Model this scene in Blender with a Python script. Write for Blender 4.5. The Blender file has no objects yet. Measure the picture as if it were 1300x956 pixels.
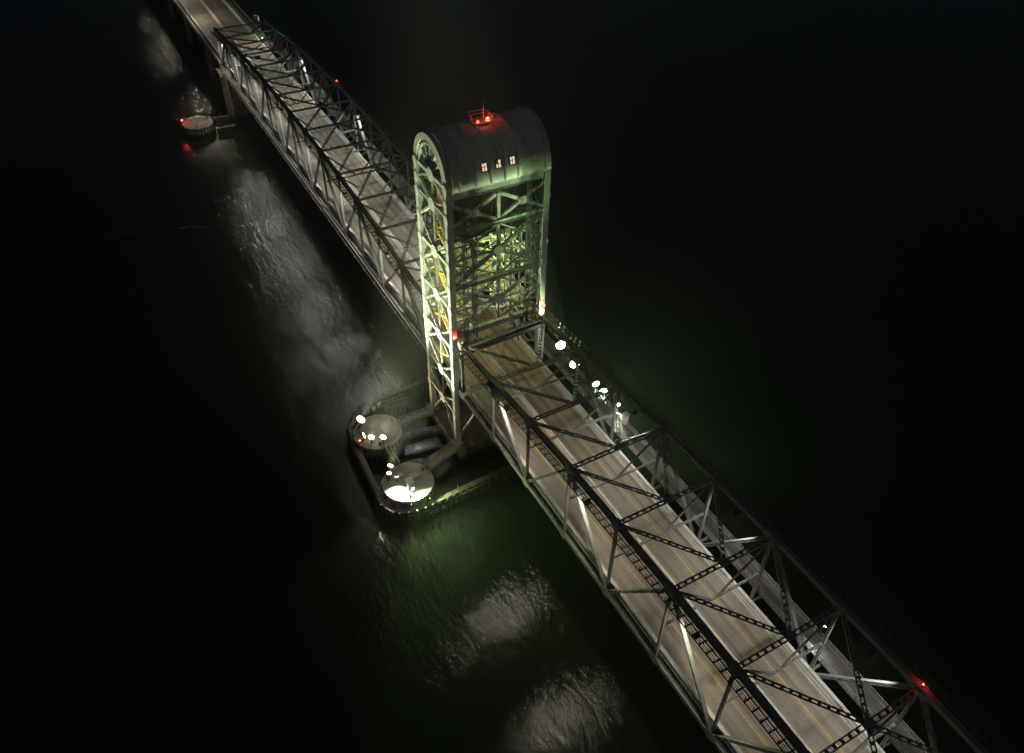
import bpy, math, random
from mathutils import Vector, Matrix
random.seed(7)
R = math.radians
scene = bpy.context.scene
col = scene.collection

# ------------------------------------------------------------------ scale
S = 1.1102                      # layout units -> metres
def T(x, y, z):                 # layout point (z = 0 at the bottom chords) -> metres (z = 0 at the water)
    return Vector((x * S, y * S, (z + 16.0) * S))

# ------------------------------------------------------------------ camera
cam_d = bpy.data.cameras.new('camera')
cam = bpy.data.objects.new('camera', cam_d); col.objects.link(cam)
cam_d.sensor_fit = 'HORIZONTAL'; cam_d.sensor_width = 36.0
cam_d.lens = 1030.29 / 1300 * 36.0
cam_d.shift_y = -45.0 / 1300    # the photograph is the upper 3:2 part of the frame
cam_d.clip_start = 1.0; cam_d.clip_end = 8000.0
cF = Vector((0.38071591, 0.66738822, -0.64003779))
cR = Vector((0.87426068, -0.48525339, 0.01405004))
cU = Vector((0.30120368, 0.56490895, 0.76821496))
m = Matrix((cR, cU, -cF)).transposed().to_4x4()
m.translation = T(-49.1449, -119.0388, 93.438)
cam.matrix_world = m
scene.camera = cam

# ------------------------------------------------------------------ night sky and moon
world = bpy.data.worlds.new('World'); scene.world = world; world.use_nodes = True
wn = world.node_tree.nodes; wl = world.node_tree.links; wn.clear()
sky = wn.new('ShaderNodeTexSky'); sky.sky_type = 'NISHITA'; sky.sun_disc = False
MOON_EL, MOON_ROT = R(38), R(205)
sky.sun_elevation = MOON_EL; sky.sun_rotation = MOON_ROT
bg = wn.new('ShaderNodeBackground'); bg.inputs['Strength'].default_value = 0.0028
wo = wn.new('ShaderNodeOutputWorld')
wl.new(sky.outputs[0], bg.inputs[0]); wl.new(bg.outputs[0], wo.inputs[0])
sd = bpy.data.lights.new('moon', 'SUN'); sd.energy = 0.05; sd.angle = R(0.5); sd.color = (1.0, 0.97, 0.9)
so = bpy.data.objects.new('moon', sd); col.objects.link(so)
so.rotation_euler = (R(90) - MOON_EL, 0, R(180) - MOON_ROT)

scene.view_settings.view_transform = 'Standard'
scene.view_settings.look = 'None'
scene.view_settings.exposure = 0.0
scene.view_settings.gamma = 1.0
scene.view_settings.use_curve_mapping = False
cy = scene.cycles
cy.use_denoising = True
try: cy.denoiser = 'OPENIMAGEDENOISE'
except Exception: pass
cy.use_light_tree = True
cy.max_bounces = 5; cy.diffuse_bounces = 2; cy.glossy_bounces = 3; cy.transparent_max_bounces = 6
cy.sample_clamp_indirect = 4.0; cy.sample_clamp_direct = 0.0
cy.caustics_reflective = False; cy.caustics_refractive = False
cy.blur_glossy = 0.5

# ------------------------------------------------------------------ materials
def nt(name):
    ma = bpy.data.materials.new(name); ma.use_nodes = True
    n = ma.node_tree.nodes; l = ma.node_tree.links
    return ma, n, l, n['Principled BSDF']

def surf(name, c1, c2, scale=1.5, rough=0.6, metal=0.0, bump=0.15, stretch=(1, 1, 1), spot=None, coords='Object', detail=8, lo=.35, hi=.65):
    """two-tone noise colour, rust or dirt spots, noise bump"""
    ma, n, l, b = nt(name)
    tc = n.new('ShaderNodeTexCoord'); mp = n.new('ShaderNodeMapping'); mp.inputs['Scale'].default_value = stretch
    l.new(tc.outputs[coords], mp.inputs[0])
    no = n.new('ShaderNodeTexNoise'); no.inputs['Scale'].default_value = scale; no.inputs['Detail'].default_value = detail
    l.new(mp.outputs[0], no.inputs['Vector'])
    cr = n.new('ShaderNodeValToRGB'); cr.color_ramp.elements[0].position = lo; cr.color_ramp.elements[1].position = hi
    cr.color_ramp.elements[0].color = (*c1, 1); cr.color_ramp.elements[1].color = (*c2, 1)
    l.new(no.outputs['Fac'], cr.inputs[0])
    out = cr.outputs[0]
    if spot:
        n2 = n.new('ShaderNodeTexNoise'); n2.inputs['Scale'].default_value = spot[1]; n2.inputs['Detail'].default_value = 10
        l.new(mp.outputs[0], n2.inputs['Vector'])
        r2 = n.new('ShaderNodeValToRGB'); r2.color_ramp.elements[0].position = spot[2]; r2.color_ramp.elements[1].position = spot[2] + .12
        r2.color_ramp.elements[0].color = (0, 0, 0, 1); r2.color_ramp.elements[1].color = (spot[3],) * 3 + (1,)
        l.new(n2.outputs['Fac'], r2.inputs[0])
        mx = n.new('ShaderNodeMix'); mx.data_type = 'RGBA'
        l.new(r2.outputs[0], mx.inputs[0]); l.new(out, mx.inputs[6]); mx.inputs[7].default_value = (*spot[0], 1)
        out = mx.outputs[2]
    l.new(out, b.inputs['Base Color'])
    b.inputs['Roughness'].default_value = rough; b.inputs['Metallic'].default_value = metal
    if bump:
        bp = n.new('ShaderNodeBump'); bp.inputs['Strength'].default_value = bump; bp.inputs['Distance'].default_value = 0.03
        n3 = n.new('ShaderNodeTexNoise'); n3.inputs['Scale'].default_value = scale * 7; n3.inputs['Detail'].default_value = 4
        l.new(mp.outputs[0], n3.inputs['Vector'])
        l.new(n3.outputs['Fac'], bp.inputs['Height']); l.new(bp.outputs[0], b.inputs['Normal'])
    return ma

def glow(name, colr, strength):
    ma, n, l, b = nt(name)
    b.inputs['Base Color'].default_value = (.8, .8, .8, 1)
    b.inputs['Emission Color'].default_value = (*colr, 1); b.inputs['Emission Strength'].default_value = strength
    return ma

M = {}
RUST = (.14, .06, .03)
M['steel'] = surf('painted steel', (.19, .20, .195), (.27, .28, .27), .7, .55, 0, .12, spot=(RUST, 1.1, .62, .55))
M['steel_tower'] = surf('tower paint', (.33, .36, .33), (.44, .47, .43), .6, .5, 0, .12, spot=((.22, .15, .08), .9, .64, .5))
M['steel_dark'] = surf('dark machinery paint', (.05, .052, .05), (.09, .09, .085), 1.5, .5, 0, .15, spot=(RUST, 2.0, .62, .5))
M['grating'] = surf('catwalk steel', (.06, .06, .06), (.11, .11, .105), 3, .6)
M['galv'] = surf('galvanised rail', (.3, .31, .31), (.42, .43, .43), 3, .42, .2, .05)
M['concrete'] = surf('concrete', (.27, .245, .2), (.40, .37, .31), .45, .85, 0, .4, spot=((.12, .10, .07), .35, .55, .6))
M['concrete_barrier'] = surf('barrier concrete', (.5, .49, .47), (.64, .63, .6), .8, .8, 0, .25, stretch=(1, .25, 1), spot=((.15, .14, .12), .7, .58, .55))
M['pier'] = surf('weathered pier concrete', (.20, .17, .11), (.33, .28, .19), .5, .85, 0, .5, spot=((.08, .07, .045), .4, .53, .7))
M['timber'] = surf('fender timber', (.05, .042, .03), (.13, .105, .07), 2.5, .8, 0, .5, stretch=(1, 1, .15))
def tide(ma):
    n, l = ma.node_tree.nodes, ma.node_tree.links; b = n['Principled BSDF']
    src = b.inputs['Base Color'].links[0].from_socket
    ge = n.new('ShaderNodeNewGeometry'); sp = n.new('ShaderNodeSeparateXYZ'); l.new(ge.outputs['Position'], sp.inputs[0])
    no = n.new('ShaderNodeTexNoise'); no.inputs['Scale'].default_value = 1.3; l.new(ge.outputs['Position'], no.inputs['Vector'])
    ad = n.new('ShaderNodeMath'); ad.operation = 'MULTIPLY_ADD'; l.new(no.outputs['Fac'], ad.inputs[0]); ad.inputs[1].default_value = -.8; l.new(sp.outputs[2], ad.inputs[2])
    mr = n.new('ShaderNodeMapRange'); mr.inputs[1].default_value = .55; mr.inputs[2].default_value = .85; mr.inputs[3].default_value = .9; mr.inputs[4].default_value = 0
    l.new(ad.outputs[0], mr.inputs[0])
    mx = n.new('ShaderNodeMix'); mx.data_type = 'RGBA'; l.new(mr.outputs[0], mx.inputs[0]); l.new(src, mx.inputs[6]); mx.inputs[7].default_value = (.02, .03, .012, 1)
    l.new(mx.outputs[2], b.inputs['Base Color'])
tide(M['pier']); tide(M['timber'])
M['roof'] = surf('roof sheet metal', (.42, .42, .40), (.54, .54, .515), .5, .45, .0, .08, stretch=(2.2, .35, .35), spot=((.24, .21, .17), .9, .56, .6))
M['rope'] = surf('wire rope', (.03, .03, .03), (.06, .06, .055), 8, .5, .3, .3)
M['rust_steel'] = surf('rusty counterweight plate', (.13, .075, .035), (.20, .13, .06), .5, .75, 0, .3, spot=((.05, .04, .03), .6, .55, .7))
M['yellow_paint'] = surf('yellow paint', (.55, .36, .05), (.65, .45, .09), 2, .5)
M['red_paint'] = surf('red paint', (.4, .03, .02), (.5, .05, .04), 2, .5)
M['blue_paint'] = surf('blue paint', (.02, .05, .3), (.03, .08, .4), 2, .5)
M['white_paint'] = surf('white painted metal', (.68, .68, .66), (.8, .8, .78), 1.5, .5, 0, .08)
M['line_white'] = surf('white road paint', (.45, .45, .43), (.7, .7, .67), 3, .7, 0, .1)
M['line_yellow'] = surf('yellow road paint', (.42, .29, .06), (.58, .42, .10), 3, .7, 0, .1)
M['lamp_body'] = surf('lamp housing', (.05, .05, .05), (.08, .08, .08), 4, .5, .3, .05)

def deck_mat(name, c1, c2, line):
    ma, n, l, b = nt(name)
    tc = n.new('ShaderNodeTexCoord'); ge = n.new('ShaderNodeNewGeometry')
    def noise(scale, st, det=6):
        mp = n.new('ShaderNodeMapping'); mp.inputs['Scale'].default_value = st; l.new(ge.outputs['Position'], mp.inputs[0])
        no = n.new('ShaderNodeTexNoise'); no.inputs['Scale'].default_value = scale; no.inputs['Detail'].default_value = det
        l.new(mp.outputs[0], no.inputs['Vector']); return no.outputs['Fac']
    a = noise(.9, (1.6, .03, 1)); c = noise(.25, (1, 1, 1)); e = noise(5, (1, .6, 1), 3)
    def mix(f, x, y, t='MIX'):
        q = n.new('ShaderNodeMix'); q.data_type = 'RGBA'; q.blend_type = t
        for s, v in ((q.inputs[0], f), (q.inputs[6], x), (q.inputs[7], y)):
            if isinstance(v, (int, float)): s.default_value = v
            elif isinstance(v, tuple): s.default_value = (*v, 1)
            else: l.new(v, s)
        return q.outputs[2]
    def ramp(f, p0, p1, v0=0, v1=1):
        r = n.new('ShaderNodeMapRange'); r.inputs[1].default_value = p0; r.inputs[2].default_value = p1
        r.inputs[3].default_value = v0; r.inputs[4].default_value = v1; l.new(f, r.inputs[0]); return r.outputs[0]
    colr = mix(ramp(a, .36, .64), c1, c2)
    colr = mix(ramp(c, .45, .7, 0, .55), colr, tuple(x * .62 for x in c1))
    colr = mix(ramp(e, .3, .7, 0, .3), colr, tuple(x * 1.25 for x in c2))
    sx = n.new('ShaderNodeSeparateXYZ'); l.new(ge.outputs['Position'], sx.inputs[0])
    def mth(op, a_, b_):
        q = n.new('ShaderNodeMath'); q.operation = op
        for s_, v_ in ((q.inputs[0], a_), (q.inputs[1], b_)):
            if isinstance(v_, (int, float)): s_.default_value = v_
            else: l.new(v_, s_)
        return q.outputs[0]
    ax = mth('ABSOLUTE', sx.outputs[0], 0)
    wv = mth('SINE', mth('MULTIPLY', mth('SUBTRACT', ax, .45), 2 * math.pi / 3.45), 0)      # 1 mid-lane
    oil = mth('MULTIPLY', ramp(mth('ABSOLUTE', wv, 0), .80, 1.0), ramp(noise(.35, (1, .12, 1), 5), .42, .62, .1, .75))
    colr = mix(oil, colr, tuple(x * .45 for x in c1))
    sp_ = ramp(noise(.55, (1, .5, 1), 7), .66, .70, 0, .5)
    colr = mix(sp_, colr, tuple(x * .5 for x in c1))
    l.new(colr, b.inputs['Base Color']); b.inputs['Roughness'].default_value = .62
    bp = n.new('ShaderNodeBump'); bp.inputs['Strength'].default_value = .3; bp.inputs['Distance'].default_value = .02
    l.new(e, bp.inputs['Height']); l.new(bp.outputs[0], b.inputs['Normal'])
    return ma
M['deck'] = deck_mat('worn steel and concrete deck', (.185, .162, .125), (.275, .245, .195), 0)
M['asphalt'] = deck_mat('worn approach asphalt', (.19, .17, .135), (.28, .255, .21), 0)
M['walk'] = deck_mat('walkway plank', (.08, .075, .065), (.13, .12, .105), 0)

# water
wm, n, l, b = nt('night bay water')
ge = n.new('ShaderNodeNewGeometry')
def wnoise(scale, st, det, rot=0):
    mp = n.new('ShaderNodeMapping'); mp.inputs['Scale'].default_value = st; mp.inputs['Rotation'].default_value = (0, 0, rot)
    l.new(ge.outputs['Position'], mp.inputs[0])
    no = n.new('ShaderNodeTexNoise'); no.inputs['Scale'].default_value = scale; no.inputs['Detail'].default_value = det; no.inputs['Roughness'].default_value = .62
    l.new(mp.outputs[0], no.inputs['Vector']); return no.outputs['Fac']
w1 = wnoise(1.1, (1, .4, 1), 6, R(-28)); w2 = wnoise(.21, (1, .5, 1), 4, R(12)); w5 = wnoise(.05, (1, .6, 1), 3, R(-10)); w3 = wnoise(.016, (1, 1, 1), 3)
def madd(a, k, c):
    q = n.new('ShaderNodeMath'); q.operation = 'MULTIPLY_ADD'; l.new(a, q.inputs[0]); q.inputs[1].default_value = k
    if c is None: q.inputs[2].default_value = 0
    else: l.new(c, q.inputs[2])
    return q.outputs[0]
hgt = madd(w1, .17, madd(w2, .26, madd(w5, .8, None)))
bp = n.new('ShaderNodeBump'); bp.inputs['Strength'].default_value = .9; bp.inputs['Distance'].default_value = 1.0
l.new(hgt, bp.inputs['Height']); l.new(bp.outputs[0], b.inputs['Normal'])
crw = n.new('ShaderNodeValToRGB'); crw.color_ramp.elements[0].position = .35; crw.color_ramp.elements[1].position = .68
crw.color_ramp.elements[0].color = (.0065, .0095, .005, 1); crw.color_ramp.elements[1].color = (.010, .015, .0075, 1)
l.new(w3, crw.inputs[0]); l.new(crw.outputs[0], b.inputs['Base Color'])
w4 = wnoise(.035, (1, .35, 1), 5, R(-30))
rr_ = n.new('ShaderNodeMapRange'); rr_.inputs[1].default_value = .38; rr_.inputs[2].default_value = .62; rr_.inputs[3].default_value = .05; rr_.inputs[4].default_value = .13
l.new(w4, rr_.inputs[0]); l.new(rr_.outputs[0], b.inputs['Roughness'])
rb_ = n.new('ShaderNodeMapRange'); rb_.inputs[1].default_value = .35; rb_.inputs[2].default_value = .65; rb_.inputs[3].default_value = .6; rb_.inputs[4].default_value = 1.0
l.new(w4, rb_.inputs[0]); l.new(rb_.outputs[0], bp.inputs['Strength'])
b.inputs['IOR'].default_value = 1.4
M['water'] = wm

# ------------------------------------------------------------------ mesh helpers
class MB:
    def __init__(s): s.v = []; s.f = []
    def add(s, v, f):
        o = len(s.v); s.v += [tuple(x) for x in v]; s.f += [tuple(i + o for i in q) for q in f]
    def box(s, x0, x1, y0, y1, z0, z1):
        s.add([(x0, y0, z0), (x1, y0, z0), (x1, y1, z0), (x0, y1, z0), (x0, y0, z1), (x1, y0, z1), (x1, y1, z1), (x0, y1, z1)],
              [(0, 3, 2, 1), (4, 5, 6, 7), (0, 1, 5, 4), (1, 2, 6, 5), (2, 3, 7, 6), (3, 0, 4, 7)])
    def bar(s, p0, p1, w, h, up=(0, 0, 1)):
        p0 = Vector(p0); p1 = Vector(p1); d = (p1 - p0).normalized(); u = Vector(up)
        if abs(d.dot(u)) > .98: u = Vector((1, 0, 0))
        a = d.cross(u).normalized() * (w / 2); c = a.cross(d).normalized() * (h / 2)
        s.add([p0 - a - c, p0 + a - c, p0 + a + c, p0 - a + c, p1 - a - c, p1 + a - c, p1 + a + c, p1 - a + c],
              [(0, 3, 2, 1), (4, 5, 6, 7), (0, 1, 5, 4), (1, 2, 6, 5), (2, 3, 7, 6), (3, 0, 4, 7)])
    def cyl(s, p0, p1, r0, r1=None, k=12):
        r1 = r0 if r1 is None else r1
        p0 = Vector(p0); p1 = Vector(p1); d = (p1 - p0).normalized(); u = Vector((0, 0, 1)) if abs(d.z) < .9 else Vector((1, 0, 0))
        a = d.cross(u).normalized(); c = a.cross(d)
        v = []
        for p, r in ((p0, r0), (p1, r1)):
            v += [p + a * (r * math.cos(2 * math.pi * i / k)) + c * (r * math.sin(2 * math.pi * i / k)) for i in range(k)]
        s.add(v, [tuple(range(k)), tuple(range(2 * k - 1, k - 1, -1))] + [(i, i + k, (i + 1) % k + k, (i + 1) % k) for i in range(k)])
    def prism(s, poly, axis, a0, a1):
        """polygon in the plane across axis ('x': (y,z), 'z': (x,y)) extruded a0..a1"""
        k = len(poly); f = {'x': lambda q, a: (a, q[0], q[1]), 'y': lambda q, a: (q[0], a, q[1]), 'z': lambda q, a: (q[0], q[1], a)}[axis]
        s.add([f(q, a0) for q in poly] + [f(q, a1) for q in poly],
              [tuple(range(k - 1, -1, -1)), tuple(range(k, 2 * k))] + [(i, (i + 1) % k, (i + 1) % k + k, i + k) for i in range(k)])
    def mesh(s, name):
        me = bpy.data.meshes.new(name); me.from_pydata(s.v, [], s.f); me.update(); return me
    def build(s, name, mat, parent=None, smooth=False):
        me = s.mesh(name); me.materials.append(M[mat])
        if smooth:
            for p in me.polygons: p.use_smooth = len(p.vertices) == 4
        return link(name, me, parent)

def link(name, me, parent=None, mw=None):
    o = bpy.data.objects.new(name, me); col.objects.link(o)
    if parent is not None: o.parent = parent; o.matrix_parent_inverse = Matrix.Identity(4)
    if mw is not None: o.matrix_local = mw
    return o
def tag(o, label, cat=None, group=None, kind=None):
    o['label'] = label
    if cat: o['category'] = cat
    if group: o['group'] = group
    if kind: o['kind'] = kind
    return o
def thing(name, label, cat, group=None):
    o = bpy.data.objects.new(name, None); o.empty_display_size = .1; col.objects.link(o)
    return tag(o, label, cat, group)

_cache = {}
def beam_mesh(L, w, h, style, mat, sp=1.25):
    key = (round(L, 2), w, h, style, mat, sp)
    if key in _cache: return _cache[key]
    b = MB(); t = .05
    if style == 'box':
        b.box(0, L, -w / 2, w / 2, -h / 2, h / 2)
        b.box(0, L, -w / 2 - .07, w / 2 + .07, h / 2, h / 2 + .04); b.box(0, L, -w / 2 - .07, w / 2 + .07, -h / 2 - .04, -h / 2)
    elif style == 'H':
        for y in (-w / 2, w / 2): b.box(0, L, y - t, y + t, -h / 2, h / 2)
        b.box(0, L, -w / 2 + t, w / 2 - t, -.03, .03)
        n_ = max(2, int(L / 3))
        for i in range(n_ + 1):
            x = .03 + (L - .06) * i / n_
            b.box(x - .02, x + .02, -w / 2 + t, w / 2 - t, .03, h * .42)
    elif style == 'I':
        b.box(0, L, -.03, .03, -h / 2, h / 2); b.box(0, L, -w / 2, w / 2, h / 2, h / 2 + .05); b.box(0, L, -w / 2, w / 2, -h / 2 - .05, -h / 2)
    else:
        fl = min(.16, w * .17)
        for y, sg in ((-w / 2, 1), (w / 2, -1)):
            b.box(0, L, min(y, y + sg * .04), max(y, y + sg * .04), -h / 2, h / 2)
            for z in (-h / 2, h / 2 - .04): b.box(0, L, min(y + sg * .04, y + sg * fl), max(y + sg * .04, y + sg * fl), z, z + .04)
        n_ = max(2, round(L / sp))
        if style == 'batten':
            for i in range(n_):
                x = L * (i + .5) / n_; q = L / n_ * .2
                for z in (h / 2,): b.box(x - q, x + q, -w / 2 + .03, w / 2 - .03, z, z + .02)
        else:                                     # laced
            for i in range(n_):
                for z, s_ in ((h / 2 + .012, 1), (-h / 2 - .012, -1)):
                    a, c = (-w / 2 + .06, w / 2 - .06) if (i % 2 == 0) == (s_ > 0) else (w / 2 - .06, -w / 2 + .06)
                    b.bar((L * i / n_, a, z), (L * (i + 1) / n_, c, z), .10, .02)
            for x0, x1 in ((0, .5), (L - .5, L)):
                for z in (-h / 2 - .03, h / 2 + .01): b.box(x0, x1, -w / 2, w / 2, z, z + .02)
    me = b.mesh(style + ' member'); me.materials.append(M[mat]); _cache[key] = me
    return me

def member(name, p0, p1, w, h, style, mat, parent, up=(0, 0, 1), sp=1.25, trim=0.0):
    p0 = Vector(p0); p1 = Vector(p1); d = (p1 - p0); L = d.length; d.normalize()
    if trim: p0 = p0 + d * trim; L -= 2 * trim
    u = Vector(up)
    if abs(d.dot(u)) > .99: u = Vector((0, 1, 0)) if abs(d.y) < .9 else Vector((1, 0, 0))
    y = u.cross(d).normalized(); z = d.cross(y)
    mw = Matrix((d, y, z)).transposed().to_4x4(); mw.translation = p0
    return link(name, beam_mesh(L, w, h, style, mat, sp), parent, mw)

def gusset(parent, p, a, c, thick, mat='steel', axis='x', name='gusset_plate'):
    key = ('g', a, c, thick, mat, axis)
    if key not in _cache:
        b = MB(); k = .36
        poly = [(-a, -c * k), (-a * k, -c), (a * k, -c), (a, -c * k), (a, c * k), (a * k, c), (-a * k, c), (-a, c * k)]
        b.prism(poly, axis, -thick / 2, thick / 2); me = b.mesh('gusset'); me.materials.append(M[mat]); _cache[key] = me
    return link(name, _cache[key], parent, Matrix.Translation(p))

# ------------------------------------------------------------------ layout constants
P = 10.59; HW = 7.5                 # panel length, half truss spacing (layout units)
NP = 14
HT = {0: 10.7, 1: 11.6, 2: 12.75, 3: 13.6, 4: 14.15, 5: 14.5, 6: 14.7, 7: 14.75}
def ht(k): return HT[min(k, NP - k)]
yL = lambda k: -30.07 - P * k       # lift span panel points, towards the camera
yF = lambda k: -16.45 + P * k       # fixed span panel points, away from the camera
ZD = 1.25                           # deck surface
Y_END = yF(NP)

# ------------------------------------------------------------------ water
b = MB(); b.add([(-6000, -6000, 0), (6000, -6000, 0), (6000, 6000, 0), (-6000, 6000, 0)], [(0, 1, 2, 3)])
water = b.build('water', 'water'); tag(water, 'dark rippled bay water under and around the bridge', kind='structure')

M['foam'], n, l, b = nt('thin foam')
ge = n.new('ShaderNodeNewGeometry'); no = n.new('ShaderNodeTexNoise'); no.inputs['Scale'].default_value = .8; no.inputs['Detail'].default_value = 8
l.new(ge.outputs['Position'], no.inputs['Vector'])
mr = n.new('ShaderNodeMapRange'); mr.inputs[1].default_value = .5; mr.inputs[2].default_value = .7; mr.inputs[4].default_value = .10
l.new(no.outputs['Fac'], mr.inputs[0]); l.new(mr.outputs[0], b.inputs['Alpha'])
b.inputs['Base Color'].default_value = (.75, .78, .75, 1); b.inputs['Roughness'].default_value = .8
def wake(label, pts, w):
    b = MB(); v = []; f = []; N = len(pts)
    for i, (x, y) in enumerate(pts):
        q = T(x, y, -16); e = min(1, 4 * min(i, N - 1 - i) / N + .15) * random.uniform(.6, 1.3)
        v += [(q.x, q.y - w * e / 2, .006), (q.x, q.y + w * e / 2, .006)]
        if i: f.append((2 * i - 2, 2 * i, 2 * i + 1, 2 * i - 1))
    b.add(v, f); o = b.build('foam_line', 'foam', water); o['label'] = label; o['kind'] = 'stuff'
wake('faint thin foam line left of the bridge', [(-80 + 64 * i / 50, 93 - 31 * (i / 50) + 1.6 * math.sin(i * .21) + random.uniform(-.3, .3)) for i in range(51)], .9)
wake('faint thin foam line right of the bridge', [(60 + 100 * i / 70, 17 - 42 * (i / 70) + 2.2 * math.sin(i * .16) + random.uniform(-.3, .3)) for i in range(71)], .9)

# ------------------------------------------------------------------ truss spans
def truss_span(name, label, cat, yk, side):
    """side: +1 panel numbers run away from the camera, -1 towards it"""
    root = thing(name, label, cat)
    zb = lambda k: 0.0
    top = lambda x, k: T(x, yk(k), ht(k)); bot = lambda x, k: T(x, yk(k), 0)
    for x in (-HW, HW):
        for k in range(NP):
            member('top_chord', top(x, k), top(x, k + 1), .62, .74, 'box', 'steel', root)
            member('bottom_chord', bot(x, k), bot(x, k + 1), .62, .78, 'H', 'steel', root)
            if k % 2 == 0: a, c = bot(x, k), top(x, k + 1)
            else: a, c = top(x, k), bot(x, k + 1)
            end = k in (0, NP - 1)
            member('end_post' if end else 'diagonal', a, c, .58 if end else .46, .62 if end else .52,
                   'box' if end else 'lace', 'steel', root, up=(1, 0, 0), sp=.7, trim=.45)
        for k in range(0, NP + 1):
            member('vertical_post', bot(x, k), top(x, k), .36, .44, 'lace', 'steel', root, up=(1, 0, 0), sp=.6, trim=.42)
        for k in range(0, NP + 1):
            for dx in (-.36, .36):
                gusset(root, bot(x, k) + Vector((dx, 0, .1)), 1.15, .85, .04)
                gusset(root, top(x, k) + Vector((dx, 0, -.12)), 1.05 if k % 2 == 0 else 1.5, .75, .05)
    mid = NP / 2
    for k in range(0, NP + 1):
        a, c = top(-HW, k), top(HW, k)
        member('lateral_strut', a + Vector((.4, 0, 0)), c - Vector((.4, 0, 0)), .68, .3, 'batten', 'steel', root, sp=1.1)
        gusset(root, (a + c) / 2 + Vector((0, 0, .2)), .6, .5, .03, axis='z')
        # sway frame below the strut
        if 0 < k < NP:
            z = 7.3 if 1 < k < NP - 1 else 7.0
            s0, s1 = T(-HW + .4, yk(k), z), T(HW - .4, yk(k), z); sm = T(0, yk(k), z)
            member('sway_strut', s0, s1, .3, .32, 'lace', 'steel', root, sp=.6)
            member('sway_brace', T(-HW + .35, yk(k), ht(k) - .6), sm + Vector((-.5, 0, 0)), .2, .24, 'I', 'steel', root)
            member('sway_brace', T(HW - .35, yk(k), ht(k) - .6), sm + Vector((.5, 0, 0)), .2, .24, 'I', 'steel', root)
        if k < NP:                                   # K laterals, apex away from the tower until mid-span
            i, j = (k, k + 1) if k < mid else (k + 1, k)
            ap = (top(-HW, j) + top(HW, j)) / 2
            for x in (-HW, HW):
                q = top(x, i)
                member('lateral_brace', q, ap, .56, .24, 'batten', 'steel', root, trim=.6, sp=1.0)
                # bottom laterals
                member('bottom_lateral', T(x, yk(k), -.35), T(-x, yk(k + 1), -.35 if x < 0 else -.6), .3, .22, 'I', 'steel', root, trim=.7)
        member('floor_beam', T(-HW + .3, yk(k), .25), T(HW - .3, yk(k), .25), .36, 1.0, 'I', 'steel', root)
    for i in range(7):
        x = -6 + 2 * i
        for k in range(NP):
            member('stringer', T(x, yk(k) + (P * .02 if side > 0 else -P * .02), .62), T(x, yk(k + 1), .62), .26, .5, 'I', 'steel', root)
    # catwalk ladder hung outboard of each top chord
    for x, s_ in ((-HW, -1), (HW, 1)):
        for k in range(0, NP):
            b = MB(); o1, o2 = .62, 1.55
            A, Bq = top(x, k), top(x, k + 1); dn = Vector((0, 0, -.55))
            for o in (o1, o2): b.bar(A + Vector((s_ * o, 0, 0)) + dn, Bq + Vector((s_ * o, 0, 0)) + dn, .12, .14)
            b.bar(A + Vector((s_ * o2, 0, .55)) + dn, Bq + Vector((s_ * o2, 0, .55)) + dn, .05, .05)
            b.bar(A + Vector((s_ * o2, 0, 1.1)) + dn, Bq + Vector((s_ * o2, 0, 1.1)) + dn, .06, .06)
            for i in range(9):
                q = A.lerp(Bq, (i + .5) / 9) + dn
                b.bar(q + Vector((s_ * .36, 0, 0)), q + Vector((s_ * (o2 + .1), 0, 0)), .2, .1)
                b.bar(q + Vector((s_ * o2, 0, 0)), q + Vector((s_ * o2, 0, 1.12)), .06, .06)
            b.build('catwalk', 'grating', root)
    # utility pipe and cable trays along the left bottom chord
    if side > 0:
        for dx, dz, r in ((-.75, .15, .13), (-.75, -.35, .10), (-1.15, -.6, .09)):
            b = MB(); b.cyl(T(-HW, yk(0), 0) + Vector((dx, 0, dz)), T(-HW, yk(NP), 0) + Vector((dx, 0, dz)), r, k=8)
            b.build('utility_pipe', 'galv' if dz > 0 else 'rust_steel', root)
        for k in range(NP):
            for u in (.25, .75):
                member('pipe_bracket', T(-HW - .35, yk(k + u), -.1), T(-HW - 1.25, yk(k + u), -.7), .12, .16, 'I', 'steel', root)
    return root

lift = truss_span('lift_span', 'steel truss lift span in the foreground, running from the tower to the lower right', 'bridge span', yL, -1)
fixed = truss_span('fixed_truss_span', 'steel truss span behind the tower, running up to the far approach road', 'bridge span', yF, 1)

# lifting girder and hoisting boxes at the tower end of the lift span
member('lifting_girder', T(-HW + .5, yL(0) - .2, ht(0) - 1.35), T(HW - .5, yL(0) - .2, ht(0) - .9), .6, .8, 'box', 'steel_dark', lift)
for x in (-HW, HW):
    b = MB(); c = T(x, yL(1), ht(1)); b.box(c.x - .7, c.x + .7, c.y - .75, c.y + .75, c.z - 2.5, c.z - .45)
    b.box(c.x - .95, c.x + .95, c.y - 1.0, c.y + 1.0, c.z - .62, c.z - .5)
    hb = b.build('hanger_box', 'steel_dark', lift)
    b = MB(); b.box(c.x - .74, c.x - .705, c.y - .5, c.y + .5, c.z - 2.2, c.z - 1.0); b.build('cover_plate', 'galv', hb)

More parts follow.
